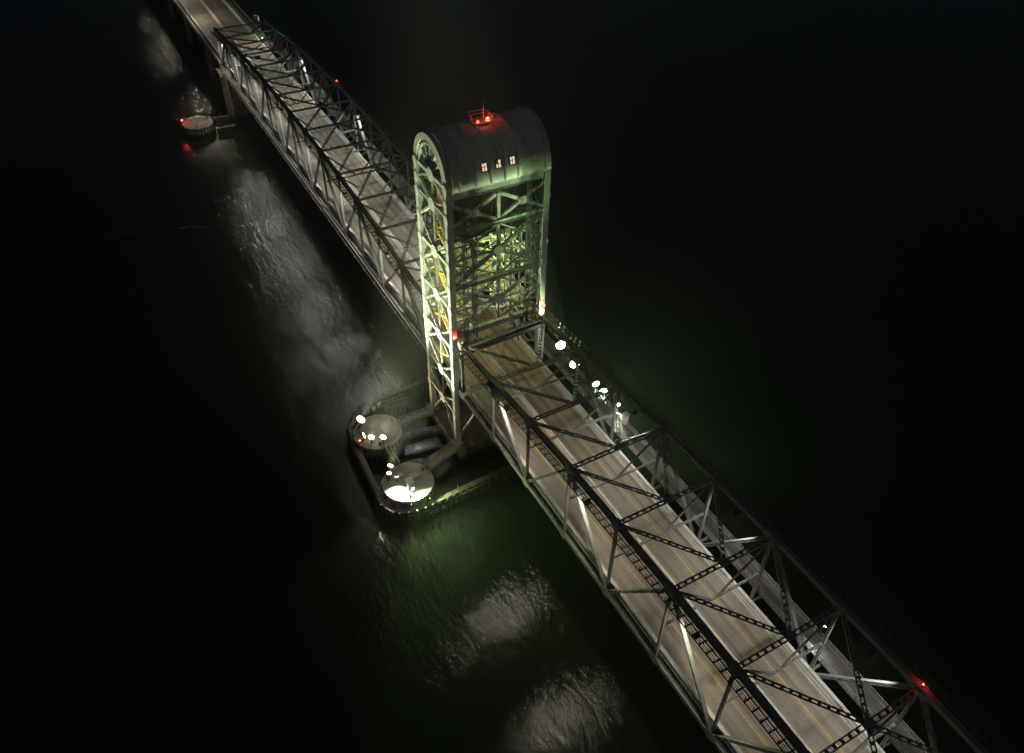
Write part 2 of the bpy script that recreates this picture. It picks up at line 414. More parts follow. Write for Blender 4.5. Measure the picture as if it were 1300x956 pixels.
# ------------------------------------------------------------------ roads
XB = 6.75          # inner face of the side barriers
def road_section(label, y0, y1, mat, npan, walk=True, lift_lines=False, detail=True):
    """y0 < y1, layout units"""
    b = MB(); a, c = T(-XB - .45, y0, ZD), T(XB + .45, y1, ZD)
    b.box(a.x, c.x, a.y, c.y, a.z - .26, a.z - .03)
    rd = b.build('road', mat); tag(rd, label, kind='structure')
    dz = T(0, 0, ZD).z
    # deck panels with open joints
    L = (c.y - a.y) / npan; g = .045
    for s_ in (-1, 1):
        x0, x1 = (T(-XB - .3, 0, 0).x, -.42) if s_ < 0 else (.42, T(XB + .3, 0, 0).x)
        key = ('dp', round(L, 3), mat, s_)
        if key not in _cache:
            q = MB(); q.box(x0, x1, g, L - g, -.028, 0); me = q.mesh('deck panel'); me.materials.append(M[mat]); _cache[key] = me
        for i in range(npan): link('deck_panel', _cache[key], rd, Matrix.Translation((0, a.y + L * i, dz)))
    # barriers: jersey profile, cast in lengths
    nb = max(1, round((c.y - a.y) / 5.88)); Lb = (c.y - a.y) / nb
    for xc, nm in ((0, 'median_barrier'), (T(-XB - .22, 0, 0).x, 'side_barrier'), (T(XB + .22, 0, 0).x, 'side_barrier')):
        key = ('jb', round(Lb, 3), nm)
        if key not in _cache:
            q = MB(); hw = .4 if nm[0] == 'm' else .38; th = .2 if nm[0] == 'm' else .26
            q.prism([(-hw, -.03), (hw, -.03), (hw, .1), (th, .4), (th - .03, .85), (-th + .03, .85), (-th, .4), (-hw, .1)], 'y', .02, Lb - .02)
            me = q.mesh('barrier'); me.materials.append(M['concrete_barrier']); _cache[key] = me
        for i in range(nb): link(nm, _cache[key], rd, Matrix.Translation((xc, a.y + Lb * i, dz + .002)))
    # painted lines
    for x, w, mt in ((-.62, .12, 'line_yellow'), (.62, .12, 'line_yellow'), (-7.1, .12, 'line_white'), (7.1, .12, 'line_white')):
        q = MB(); q.box(x - w / 2, x + w / 2, a.y, c.y, dz + .002, dz + .006); q.build('edge_line', mt, rd)
    if lift_lines:
        for x in (-3.85, 3.85):
            q = MB(); q.box(x - .09, x + .09, a.y, c.y, dz + .002, dz + .006); q.build('lane_line', 'line_yellow', rd)
    else:
        q = MB(); q.box(-.08, .08, 0, 3.0, .002, .006); me = q.mesh('lane dash'); me.materials.append(M['line_white'])
        y = a.y + 2
        while y < c.y - 3.2:
            for x in (-3.85, 3.85): link('lane_line', me, rd, Matrix.Translation((x, y, dz)))
            y += 9.4
    return rd, a.y, c.y, dz

def side_rail(parent, x, y0, y1, z, seg, name, picket=False, h=1.1, mat='galv', post=2.0):
    """railing along y (metres), one mesh per length of seg"""
    n_ = max(1, round((y1 - y0) / seg)); L = (y1 - y0) / n_
    key = ('rail', round(L, 3), picket, h, mat, post)
    if key not in _cache:
        q = MB(); np_ = max(1, round(L / post))
        for i in range(np_): q.box(-.05, .05, L * i / np_, L * i / np_ + .1, 0, h)
        for zz in (h, h * .55, .12): q.box(-.045, .045, 0, L, zz - .045, zz + .03)
        if picket:
            nn = int(L / .3)
            for i in range(nn): q.box(-.012, .012, L * (i + .5) / nn - .012, L * (i + .5) / nn + .012, .14, h - .05)
        me = q.mesh('railing'); me.materials.append(M[mat]); _cache[key] = me
    for i in range(n_): link(name, _cache[key], parent, Matrix.Translation((x, y0 + L * i, z)))

rl = road_section('tan four-lane deck of the near lift span with a concrete median', yL(NP), yL(0) - .05, 'deck', NP * 4, lift_lines=True)
rt = road_section('short piece of roadway passing through the lift tower', yL(0) + .05, yF(0) - .05, 'deck', 4, lift_lines=True)
rf = road_section('tan four-lane deck of the truss span behind the tower', yF(0) + .05, yF(NP) - .05, 'deck', NP * 2)
YA1 = 390.0
ra = road_section('far approach road running out of the top of the picture', yF(NP) + .05, YA1, 'asphalt', 66)

for y, lab in ((yL(0), 0), (yF(0), 0), (yF(NP), 0)):
    c = T(0, y, ZD)
    for s_ in (-1, 1):
        b = MB(); b.box(.45 if s_ > 0 else -7.9, 7.9 if s_ > 0 else -.45, c.y - .28, c.y + .28, c.z + .004, c.z + .014); b.build('expansion_joint', 'steel_dark', rt[0] if y < 0 else rf[0])

# walkway outside the right truss, with brackets
wk = []
for (y0, y1, own, lab) in ((yL(NP), yL(0) - .1, None, 'footway on the right side of the near lift span'),
                           (yL(0) + .1, yF(0) - .1, None, 'footway beside the lift tower'),
                           (yF(0) + .1, yF(NP) - .1, None, 'footway on the right side of the truss span behind the tower'),
                           (yF(NP) + .1, YA1, None, 'footway along the right side of the far approach road')):
    a, c = T(9.15, y0, ZD), T(11.6, y1, ZD)
    if y0 > yF(NP): a, c = T(7.75, y0, ZD), T(9.6, y1, ZD)
    b = MB(); b.box(a.x, c.x, a.y, c.y, a.z - .2, a.z - .03)
    w = b.build('footway', 'walk'); tag(w, lab, kind='structure')
    L = 2.94; n_ = max(1, round((c.y - a.y) / L)); L = (c.y - a.y) / n_
    q = MB(); q.box(a.x, c.x, .015, L - .015, -.029, 0); me = q.mesh('walk slab'); me.materials.append(M['walk'])
    for i in range(n_): link('walkway_slab', me, w, Matrix.Translation((0, a.y + L * i, a.z)))
    side_rail(w, a.x + .06, a.y, c.y, a.z, 11.757, 'railing', True)
    side_rail(w, c.x - .06, a.y, c.y, a.z, 11.757, 'railing', True)
    b = MB(); b.box(c.x + .0, c.x + .16, a.y, c.y, a.z - .45, a.z - .03); b.build('edge_beam', 'galv', w)
for root, yk in ((lift, yL), (fixed, yF)):
    for k in range(NP + 1):
        member('footway_bracket', T(HW + .35, yk(k), .55), T(11.5, yk(k), .75), .25, .5, 'I', 'steel', root)

# steel handrail behind the left barrier and outriggers
for root, yk, s_ in ((lift, yL, -1), (fixed, yF, 1)):
    for k in range(NP):
        y0, y1 = sorted((T(0, yk(k), 0).y, T(0, yk(k + 1), 0).y))
        side_rail(root, T(-XB - .5, 0, 0).x, y0 + .05, y1 - .05, T(0, 0, ZD).z - .3, 11.6, 'railing', False, 1.25, 'steel', 1.47)

# ------------------------------------------------------------------ approach viaduct
ap = thing('approach_viaduct', 'plate girder viaduct carrying the far approach road', 'viaduct')
for x in (-7.4, -2.5, 2.5, 7.4):
    yy = Y_END + .4
    while yy < YA1 - 5:
        member('girder', T(x, yy, -.15), T(x, yy + 31.8, -.15), .5, 2.0, 'I', 'steel', ap); yy += 32.0
b = MB(); a = T(-7.75, Y_END + .1, ZD); c = T(-7.2, YA1, ZD); b.box(a.x - .5, a.x + .2, a.y, c.y, a.z - .5, a.z - .2); b.build('deck_edge', 'concrete', ap)
b = MB(); b.box(a.x - .5, a.x - .3, a.y, c.y, a.z - .2, a.z + .25); b.build('kerb', 'concrete_barrier', ap)
b = MB(); b.cyl((a.x - .75, a.y, a.z - .55), (a.x - .75, c.y, a.z - .55), .1, k=8); b.build('utility_pipe', 'rust_steel', ap)
side_rail(ap, T(-XB - .62, 0, 0).x, a.y, c.y, a.z - .2, 17.6, 'railing', False, 1.15, 'steel', 2.2)
ORD = ['first', 'second', 'third', 'fourth', 'fifth', 'sixth', 'seventh', 'eighth', 'ninth', 'tenth']
for i in range(7):
    y = Y_END + 32.2 * (i + 1)
    pr = thing('viaduct_pier', 'concrete bent under the far approach road, %s beyond the truss span' % ORD[i], 'pier', 'piers of the far approach')
    pr.location = T(0, y, -16)
    for x in (-6.6, 0, 6.6):
        b = MB(); b.cyl((x, 0, -2), (x, 0, 14.4), 1.0, .9, 14); b.build('column', 'pier', pr, True)
    b = MB(); b.prism([(-9.2, 15.9), (-9.2, 15.1), (-7.2, 14.2), (7.2, 14.2), (9.2, 15.1), (9.2, 15.9)], 'y', -1, 1); b.build('cap_beam', 'pier', pr)

# ------------------------------------------------------------------ lift tower
TX, TF, TB = 8.0, -28.1, -18.0             # side frames, front and back legs
ZP = -13.0                                 # pier top
ZA, RA = 38.1, 5.05                        # arch centre height and radius
YC = (TF + TB) / 2
tw = thing('lift_tower', 'tall floodlit steel lift tower of braced frames in the middle of the bridge', 'tower')
st = 'steel_tower'
LEV = [-6.0, 0.6, 8.4, 16.45, 24.65, 32.8]
def tg(p, a, c, axis='x'): gusset(tw, p, a, c, .06, st, axis)
for x in (-TX, TX):
    for y in (TF, TB):
        member('leg', T(x, y, ZP), T(x, y, ZA), .95, 1.0, 'box', st, tw, up=(0, 1, 0))
        b = MB(); c = T(x, y, ZP); b.box(c.x - .95, c.x + .95, c.y - .95, c.y + .95, c.z, c.z + .35); b.build('base_plate', st, tw)
    # curved head of the side frame
    n_ = 18
    for rr, w, nm in ((RA, .95, 'arch_rib'), (RA - 1.05, .3, 'arch_rib')):
        b = MB()
        for i in range(n_):
            a0, a1 = math.pi * i / n_, math.pi * (i + 1) / n_
            pts = []
            for a_, r_ in ((a0, rr - w / 2), (a0, rr + w / 2), (a1, rr + w / 2), (a1, rr - w / 2)):
                pts.append((YC + r_ * math.cos(a_), ZA + r_ * math.sin(a_)))
            xx = x * S; hw = .42 if w > .5 else .3
            v = [Vector((xx - hw, q[0] * S, (q[1] + 16) * S)) for q in pts] + [Vector((xx + hw, q[0] * S, (q[1] + 16) * S)) for q in pts]
            b.add(v, [(0, 3, 2, 1), (4, 5, 6, 7), (0, 1, 5, 4), (2, 3, 7, 6)] + ([(3, 0, 4, 7)]) + [(1, 2, 6, 5)])
        b.build(nm, st, tw)
    for a_ in (35, 62, 90, 118, 145):
        p0 = T(x, YC + 2.45 * math.cos(R(a_)), ZA + 2.45 * math.sin(R(a_))); p1 = T(x, YC + (RA - .5) * math.cos(R(a_)), ZA + (RA - .5) * math.sin(R(a_)))
        member('arch_web', p0, p1, .3, .3, 'I', st, tw, up=(1, 0, 0))
    # side frame struts and diamond bracing
    lv = LEV + [37.6]
    for i, z in enumerate(lv):
        member('side_strut', T(x, TF, z), T(x, TB, z), .5, .6, 'box' if i % 2 else 'H', st, tw, trim=.5)
        tg(T(x, YC, z) + Vector((.36 if x > 0 else -.36, 0, 0)), 1.25, 1.15)
        for y in (TF, TB): tg(T(x, y, z) + Vector((.53 if x > 0 else -.53, 0, 0)), .75, .9)
    for z0, z1 in zip([ZP] + lv[:-1], lv):
        zm = (z0 + z1) / 2
        for y in (TF, TB):
            if z0 > ZP:
                member('side_brace', T(x, YC, z0), T(x, y, zm), .36, .42, 'lace', st, tw, up=(1, 0, 0), sp=.6, trim=.55)
            else:
                member('side_brace', T(x, y, z0), T(x, YC, z1), .36, .42, 'lace', st, tw, up=(1, 0, 0), sp=.6, trim=.55); continue
            member('side_brace', T(x, y, zm), T(x, YC, z1), .36, .42, 'lace', st, tw, up=(1, 0, 0), sp=.6, trim=.55)
            tg(T(x, y, zm) + Vector((.53 if x > 0 else -.53, 0, 0)), .6, .8)
        if z0 > ZP: member('side_tie', T(x, YC, z0), T(x, YC, z1), .26, .26, 'I', st, tw, trim=.6)
    # sheave wheel
    b = MB(); cx = x * S * .94; cc = T(0, YC - .9, ZA); k = 28; ro, ri = 2.35, 1.95
    for i in range(k):
        a0, a1 = 2 * math.pi * i / k, 2 * math.pi * (i + 1) / k
        v = [(cx + dx, cc.y + r_ * math.cos(a_), cc.z + r_ * math.sin(a_)) for dx in (-.35, .35) for r_, a_ in ((ri, a0), (ro, a0), (ro, a1), (ri, a1))]
        b.add(v, [(0, 3, 2, 1), (4, 5, 6, 7), (1, 2, 6, 5), (3, 0, 4, 7)])
    sh = b.build('sheave', st, tw)
    for i in range(8):
        a_ = 2 * math.pi * i / 8 + .2
        q = MB(); q.bar((cx, cc.y + .4 * math.cos(a_), cc.z + .4 * math.sin(a_)), (cx, cc.y + 2.0 * math.cos(a_), cc.z + 2.0 * math.sin(a_)), .3, .34, (1, 0, 0)); q.build('spoke', st, sh)
    q = MB(); q.cyl((cx - .5, cc.y, cc.z), (cx + .5, cc.y, cc.z), .5, k=16); q.build('hub', 'steel_dark', sh)
# front and back frames
for y, sy in ((TF, -1), (TB, 1)):
    for z, w, h in ((36.6, .6, 1.9), (30.3, .5, .7), (20.5, .5, .6), (11.4, .6, 1.0), (-.6, .6, 1.2)):
        member('cross_girder', T(-TX, y, z), T(TX, y, z), w, h, 'box', st, tw, trim=.5)
    # two X panels under the header
    for x0, x1 in ((-TX, 0), (0, TX)):
        member('cross_brace', T(x0, y, 35.2), T(x1, y, 30.7), .45, .45, 'box', st, tw, up=(0, 1, 0), trim=.5)
        member('cross_brace', T(x0, y + .06, 30.7), T(x1, y + .06, 35.2), .4, .4, 'box', st, tw, up=(0, 1, 0), trim=.5)
        tg(T((x0 + x1) / 2, y, 32.95) + Vector((0, sy * .3, 0)), .9, .75, 'y')
    member('cross_tie', T(0, y, 35.4), T(0, y, 30.7), .45, .4, 'box', st, tw, trim=.25)
    for z0, z1 in ((30.0, 20.8), (20.2, 12.0)):
        zm = (z0 + z1) / 2
        for x0 in (-TX, TX):
            for z in (z0, z1): member('cross_brace', T(x0, y, z), T(0, y, zm), .5, .5, 'batten', st, tw, up=(0, 1, 0), sp=.9, trim=.6)
            member('cross_strut', T(x0, y, zm), T(0, y, zm), .3, .34, 'lace', st, tw, sp=.6, trim=.6)
        member('cross_tie', T(0, y, z0), T(0, y, z1), .4, .4, 'lace', st, tw, up=(0, 1, 0), sp=.6, trim=.3)
        for q in (-.3, .3): tg(T(0, y, zm) + Vector((0, q, 0)), .95, .85, 'y')
        for x0 in (-TX, TX):
            for zq in ((z0 + zm) / 2, (zm + z1) / 2):
                member('sub_strut', T(x0, y, zq), T(x0 / 2, y, zq), .2, .24, 'lace', st, tw, sp=.5, trim=.4)
                member('sub_brace', T(x0 / 2, y, zq), T(x0, y, zm), .18, .2, 'I', st, tw, up=(0, 1, 0), trim=.4)
                member('sub_brace', T(x0 / 2, y, zq), T(0, y, z0 if zq > zm else z1), .18, .2, 'I', st, tw, up=(0, 1, 0), trim=.4)
            member('sub_tie', T(x0 / 2, y, (z0 + zm) / 2), T(x0 / 2, y, (zm + z1) / 2), .2, .22, 'lace', st, tw, up=(0, 1, 0), sp=.5, trim=.3)
    # portal knees and substructure bracing
    for x0, s_ in ((-TX, 1), (TX, -1)):
        member('portal_knee', T(x0, y, 7.6), T(x0 + s_ * 3.2, y, 11.1), .36, .4, 'I', st, tw, up=(0, 1, 0))
        member('cross_brace', T(x0, y, ZP + .6), T(0, y, -1.2), .4, .4, 'lace', st, tw, up=(0, 1, 0), sp=.7, trim=.5)
# floors inside the tower, diagonal diaphragms
for z in (11.4, 20.5, 30.3):
    for x0 in (-TX, TX):
        member('diaphragm_brace', T(x0, TF, z), T(-x0, TB, z + (.25 if x0 < 0 else -.25)), .3, .3, 'lace', st, tw, sp=.7, trim=.9)
    for x in (-4.2, 4.2): member('floor_joist', T(x, TF, z), T(x, TB, z), .3, .5, 'I', st, tw, trim=.4)
for k, (x0, x1, y0, y1, z) in enumerate(((-7.2, -3.6, -27.2, -19.0, 20.9), (3.6, 7.2, -27.2, -19.0, 20.9), (-7.2, -3.6, -27.2, -19.0, 11.9), (3.2, 7.2, -25.5, -19.0, 11.9), (-2.6, 2.6, -21.0, -18.8, 16.1))):
    b = MB(); a, c = T(x0, y0, z), T(x1, y1, z)
    n_ = 22
    for i in range(n_):
        yy = a.y + (c.y - a.y) * i / n_; b.box(a.x, c.x, yy, yy + (c.y - a.y) / n_ * .55, a.z, a.z + .05)
    for xx in (a.x, c.x): b.box(xx - .05, xx + .05, a.y, c.y, a.z - .2, a.z + .05)
    b.build('platform', 'galv', tw)
    for xx in (a.x, c.x): side_rail(tw, xx, a.y, c.y, a.z + .05, 20, 'railing', False, 1.1, 'galv' if k % 2 else 'yellow_paint', 1.4)
# zigzag stair inside the left frame
zs = ZD; fl = 0
while zs < 30:
    y0, y1 = (TB - 1.0, TF + 1.0) if fl % 2 == 0 else (TF + 1.0, TB - 1.0)
    xs = -6.9 if fl % 2 == 0 else -5.9
    b = MB(); A, Bq = T(xs, y0, zs), T(xs, y1, zs + 4.2)
    for dx in (-.45, .45):
        o = Vector((dx, 0, 0)); b.bar(A + o, Bq + o, .06, .3); b.bar(A + o + Vector((0, 0, 1)), Bq + o + Vector((0, 0, 1)), .05, .05)
        for i in range(6): q = A.lerp(Bq, i / 5) + o; b.bar(q, q + Vector((0, 0, 1)), .05, .05)
    for i in range(20):
        q = A.lerp(Bq, (i + .5) / 20); b.box(q.x - .42, q.x + .42, q.y - .16, q.y + .16, q.z - .02, q.z + .03)
    b.build('stair_flight', 'yellow_paint', tw)
    c = T(-6.4, y1, zs + 4.2); b = MB(); b.box(c.x - 1.2, c.x + 1.2, c.y - .8, c.y + .8, c.z - .08, c.z); b.build('stair_landing', 'galv', tw)
    zs += 4.2; fl += 1
# inner posts with ties, ladders and cable risers
for x in (-3.4, 3.4):
    for y in (-26.0, -22.5, -19.2):
        member('inner_post', T(x, y, 9.2), T(x, y, 30), .28, .32, 'lace', st, tw, up=(1, 0, 0), sp=.5)
    for i, (y0, y1) in enumerate(((-26.0, -22.5), (-22.5, -19.2))):
        for j in range(5):
            z0 = 10.5 + j * 3.9
            member('inner_tie', T(x, y0, z0), T(x, y1, z0), .18, .2, 'I', st, tw, trim=.2)
            member('inner_brace', T(x, y0, z0 if (i + j) % 2 else z0 + 3.9), T(x, y1, z0 + 3.9 if (i + j) % 2 else z0), .16, .18, 'I', st, tw, trim=.3)
for j in range(5):
    z0 = 12.4 + j * 3.9
    member('inner_brace', T(-3.4, -22.5, z0), T(3.4, -22.5, z0 + 3.2), .18, .2, 'I', st, tw, trim=.3)
    member('inner_brace', T(3.4, -22.3, z0), T(-3.4, -22.3, z0 + 3.2), .18, .2, 'I', st, tw, trim=.3)
for (x, y, r_) in ((-1.0, -19.0, .16), (-.4, -19.0, .1), (6.6, -23.4, .18), (2.0, -26.6, .1), (-7.3, -25.2, .14)):
    b = MB(); b.cyl(T(x, y, ZD), T(x, y, 31), r_, k=8); b.build('cable_riser', 'galv', tw)
for (x, y) in ((1.6, -18.7), (6.9, -26.8)):
    b = MB()
    for dx in (-.25, .25): b.bar(T(x, y, 9.0) + Vector((dx, 0, 0)), T(x, y, 30) + Vector((dx, 0, 0)), .06, .06)
    for i in range(70): q = T(x, y, 9.0 + .3 * i); b.bar(q - Vector((.25, 0, 0)), q + Vector((.25, 0, 0)), .04, .04)
    b.build('ladder', 'galv', tw)
# lift shaft of mesh panels and cable ducts inside
for (x, y) in ((5.4, -20.3), (-2.8, -19.3)):
    b = MB()
    for dx, dy in ((-.9, -.9), (.9, -.9), (.9, .9), (-.9, .9)): b.bar(T(x, y, ZD) + Vector((dx, dy, 0)), T(x, y, 29) + Vector((dx, dy, 0)), .12, .12)
    for i in range(20):
        z = T(0, 0, ZD).z + 1.5 * i; c = T(x, y, 0)
        for q0, q1 in (((-.9, -.9), (.9, -.9)), ((.9, -.9), (.9, .9)), ((.9, .9), (-.9, .9)), ((-.9, .9), (-.9, -.9))):
            b.bar((c.x + q0[0], c.y + q0[1], z), (c.x + q1[0], c.y + q1[1], z), .07, .07)
            b.bar((c.x + q0[0], c.y + q0[1], z), (c.x + q1[0], c.y + q1[1], z + 1.5), .04, .04)
    b.build('shaft_frame', 'galv', tw)
# guide rails for the counterweight
for x in (-6.9, 6.9):
    for y in (-26.3, -19.8): member('guide_rail', T(x, y, ZD + 9), T(x, y, 36), .22, .3, 'I', 'steel_dark', tw)

# counterweight
cw = thing('counterweight', 'large rusty counterweight block hanging high inside the lift tower', 'counterweight')
b = MB(); a, c = T(-6.2, -26.0, 27.6), T(6.2, -20.2, 35.4); b.box(a.x, c.x, a.y, c.y, a.z, c.z); b.build('block', 'rust_steel', cw)
for i in range(9):
    x = a.x + (c.x - a.x) * i / 8; b = MB(); b.box(x - .1, x + .1, a.y - .18, a.y, a.z + .1, c.z - .1); b.build('stiffener', 'rust_steel', cw)
b = MB(); b.box(a.x - .2, c.x + .2, a.y - .25, c.y + .25, a.z - .3, a.z); b.build('bottom_frame', 'steel_dark', cw)

# hoisting ropes
for x, lab in ((-6.2, 'bundle of dark hoisting ropes hanging down the left front of the tower'), (-4.6, 'dark hoisting ropes left of the tower centre, second bundle from the left leg'),
               (4.6, 'dark hoisting ropes right of the tower centre, second bundle from the right leg'), (6.2, 'bundle of dark hoisting ropes hanging down the right front of the tower')):
    rp = thing('hoisting_ropes', lab, 'ropes', 'hoisting ropes on the tower front')
    for i in range(4):
        b = MB(); o = Vector((-.42 + .28 * i, 0, 0)); b.cyl(T(x, yL(0) + .9, ht(0) - .6) + o, T(x, yL(0) + .9, 36.2) + o, .07, k=6); b.build('rope', 'rope', rp)
    b = MB(); c = T(x, yL(0) + .9, ht(0) - .6); b.box(c.x - .6, c.x + .6, c.y - .3, c.y + .3, c.z - .5, c.z + .05); b.build('rope_socket', 'steel_dark', rp)

# ------------------------------------------------------------------ machinery house
mh = thing('machinery_house', 'dark half-round machinery house roofed in sheet metal on top of the tower', 'machinery house')
XH0, XH1, RH, ZH = -7.4, 8.1, 5.7, 38.2
A0, A1 = R(-11), R(191)
def shell_part(x0, x1, r0, r1, a0, a1, k, name, mat, parent):
    b = MB(); v = []; f = []
    for i in range(k + 1):
        a_ = a0 + (a1 - a0) * i / k
        for x, r_ in ((x0, r0), (x1, r0), (x1, r1), (x0, r1)):
            v.append(T(x, YC - r_ * math.cos(a_), ZH + r_ * math.sin(a_)))
    for i in range(k):
        o = i * 4
        for j in range(4): f.append((o + j, o + (j + 1) % 4, o + 4 + (j + 1) % 4, o + 4 + j))
    f += [(0, 3, 2, 1), (k * 4, k * 4 + 1, k * 4 + 2, k * 4 + 3)]
    b.add(v, f); o = b.build(name, mat, parent)
    o.data.polygons.foreach_set('use_smooth', [True] * len(o.data.polygons))
    bpy_auto(o); return o
def bpy_auto(o):
    me = o.data
    bm_ang = R(40)
    try: me.set_sharp_from_angle(angle=bm_ang)
    except Exception: pass
seams = [XH0, -6.3, -3.7, -1.35, .85, 3.0, 7.4, XH1]
for i in range(len(seams) - 1):
    shell_part(seams[i] + .01, seams[i + 1] - .01, RH - .12, RH, A0, A1, 44, 'roof_panel', 'roof', mh)
for x in seams[1:-1]: shell_part(x - .08, x + .08, RH - .14, RH + .22, A0, A1, 44, 'roof_rib', 'roof', mh)
for x, s_ in ((XH0, 1), (XH1, -1)):
    shell_part(x - .1, x + .14, RH - .3, RH + .14, A0, A1, 44, 'roof_rim', 'roof', mh)
# end walls, recessed
for x in (XH0 + 1.1, XH1 - .25):
    poly = [(YC - (RH - .16) * math.cos(A0 + (A1 - A0) * i / 32), ZH + (RH - .16) * math.sin(A0 + (A1 - A0) * i / 32)) for i in range(33)]
    b = MB(); b.prism([((q[0]) * S, (q[1] + 16) * S) for q in poly], 'x', x * S - .08, x * S + .08); b.build('end_wall', 'roof', mh)
zf = ZH + RH * math.sin(A0)
b = MB(); a, c = T(XH0 + .3, YC - RH * math.cos(A0) + .4, zf), T(XH1 - .3, YC + RH * math.cos(A0) - .4, zf + .25); b.box(a.x, c.x, a.y, c.y, a.z, c.z); b.build('floor', 'steel_dark', mh)
# lit windows on the front slope
M['window_glow'] = glow('lit window glass', (1.0, .68, .40), 1.0)
wa = R(17.5)
for j, xw in enumerate((-2.45, -.25, 2.0)):
    cpt = T(xw, YC - RH * math.cos(wa), ZH + RH * math.sin(wa))
    fr = Vector((0, -math.cos(wa), math.sin(wa))); upv = Vector((0, math.sin(wa), math.cos(wa))); rx = Vector((1, 0, 0))
    w_ = MB(); hw, hh = .5, .68
    for s_ in (-1, 1):
        w_.bar(cpt + rx * s_ * hw - upv * (hh + .08) + fr * .05, cpt + rx * s_ * hw + upv * (hh + .08) + fr * .05, .16, .3, fr)
        w_.bar(cpt + upv * s_ * hh - rx * hw + fr * .05, cpt + upv * s_ * hh + rx * hw + fr * .05, .3, .16, upv)
    w_.bar(cpt - upv * hh + fr * .08, cpt + upv * hh + fr * .08, .07, .1, fr); w_.bar(cpt - rx * hw + fr * .08, cpt + rx * hw + fr * .08, .1, .07, upv)
    fo = w_.build('window', 'steel_dark', mh)
    for s_ in (-1, 1):
        for t_ in (-1, 1):
            if (j, s_, t_) == (1, -1, 1): continue          # one pane is blacked out
            q = MB(); c = cpt + rx * s_ * .25 + upv * t_ * .34 + fr * .03
            q.bar(c - upv * .29, c + upv * .29, .38, .03, fr); q.build('pane', 'window_glow', fo)
# beacon deck on the ridge
bd = thing('beacon_platform', 'small railed platform with a red beacon on the ridge of the machinery house', 'platform')
zt = ZH + RH
a = T(-1.55, YC - 1.1, zt); c = T(1.15, YC + 1.2, zt)
b = MB(); b.box(a.x, c.x, a.y, c.y, a.z + .15, a.z + .22)
for x in (a.x + .1, c.x - .1):
    for y in (a.y + .1, c.y - .1): b.box(x - .05, x + .05, y - .05, y + .05, a.z - .15, a.z + .15)
b.build('platform_floor', 'galv', bd)
for x in (a.x, c.x): side_rail(bd, x, a.y, c.y, a.z + .22, 9, 'railing', False, 1.1, 'galv', 1.2)
for y in (a.y, c.y):
    b = MB()
    for zz in (.55, 1.1): b.box(a.x, c.x, y - .03, y + .03, a.z + .22 + zz - .03, a.z + .22 + zz + .03)
    b.build('railing', 'galv', bd)
b = MB(); b.cyl((.35, T(0, YC, 0).y, a.z + .2), (.35, T(0, YC, 0).y, a.z + 3.0), .07, k=8); b.build('mast', 'galv', bd)

# ------------------------------------------------------------------ lamps
def light(name, kind, loc, energy, colr, parent, aim=None, size=60, blend=.6, rad=.15):
    d = bpy.data.lights.new(name, kind); d.energy = energy; d.color = colr
    if kind == 'SPOT': d.spot_size = R(size); d.spot_blend = blend
    d.shadow_soft_size = rad
    o = bpy.data.objects.new(name, d); col.objects.link(o); o.parent = parent; o.location = loc
    if aim is not None: o.rotation_euler = (Vector(aim) - Vector(loc)).to_track_quat('-Z', 'Y').to_euler()
    return o
M['lens_red'] = glow('red beacon lens', (1, .04, .02), 16)
M['lens_red_dim'] = glow('small red lens', (1, .04, .03), 5)
M['lens_orange'] = glow('orange lens', (1, .25, .05), 4)
M['lens_green'] = glow('green signal lens', (.1, 1, .35), 8)
M['lens_white'] = glow('white lamp lens', (1, .95, .82), 7)
M['lens_flood'] = glow('flood lamp lens', (.95, 1, .82), 45)
M['lens_warm'] = glow('warm flood lens', (1, .86, .62), 45)
def dome(name, c, r, mat, parent):
    b = MB(); b.cyl(c, c + Vector((0, 0, r * .9)), r, r * .95, 12); b.cyl(c + Vector((0, 0, r * .9)), c + Vector((0, 0, r * 1.5)), r * .95, r * .4, 12)
    return b.build(name, mat, parent)
def red_lamp(loc, label, r=.28, e=60, mat='lens_red', colr=(1, .05, .03), group='red obstruction lights', nm='obstruction_light'):
    t = thing(nm, label, 'lamp', group); loc = Vector(loc)
    b = MB(); b.box(loc.x - r * .9, loc.x + r * .9, loc.y - r * .9, loc.y + r * .9, loc.z - .3, loc.z); b.build('housing', 'lamp_body', t)
    dome('lens', loc, r, mat, t)
    if e: light('lamp_light', 'POINT', loc + Vector((0, 0, r * 1.7)), e, colr, t, rad=.1)
    return t
y0 = T(0, YC, 0).y
red_lamp((-1.1, y0 - .9, a.z + .4), 'red beacon at the left end of the ridge platform', .22, 12)
red_lamp((.6, y0 - .95, a.z + .4), 'bright red beacon beside the ridge mast', .34, 150)
red_lamp(T(-TX, TF, 11.7) + Vector((-.1, -.9, 0)), 'red light on the left front leg of the tower', .3, 12)
red_lamp(T(TX, TF, 12.3) + Vector((.1, -.9, 0)), 'red light on the right front leg of the tower', .3, 12)
red_lamp(T(HW, yF(8), ht(8)) + Vector((0, 0, .8)), 'red light on the right top chord of the far truss span', .15, 6)
red_lamp(T(HW, yL(7), ht(7)) + Vector((0, 0, .8)), 'red light on the right top chord of the near lift span', .1, 40)

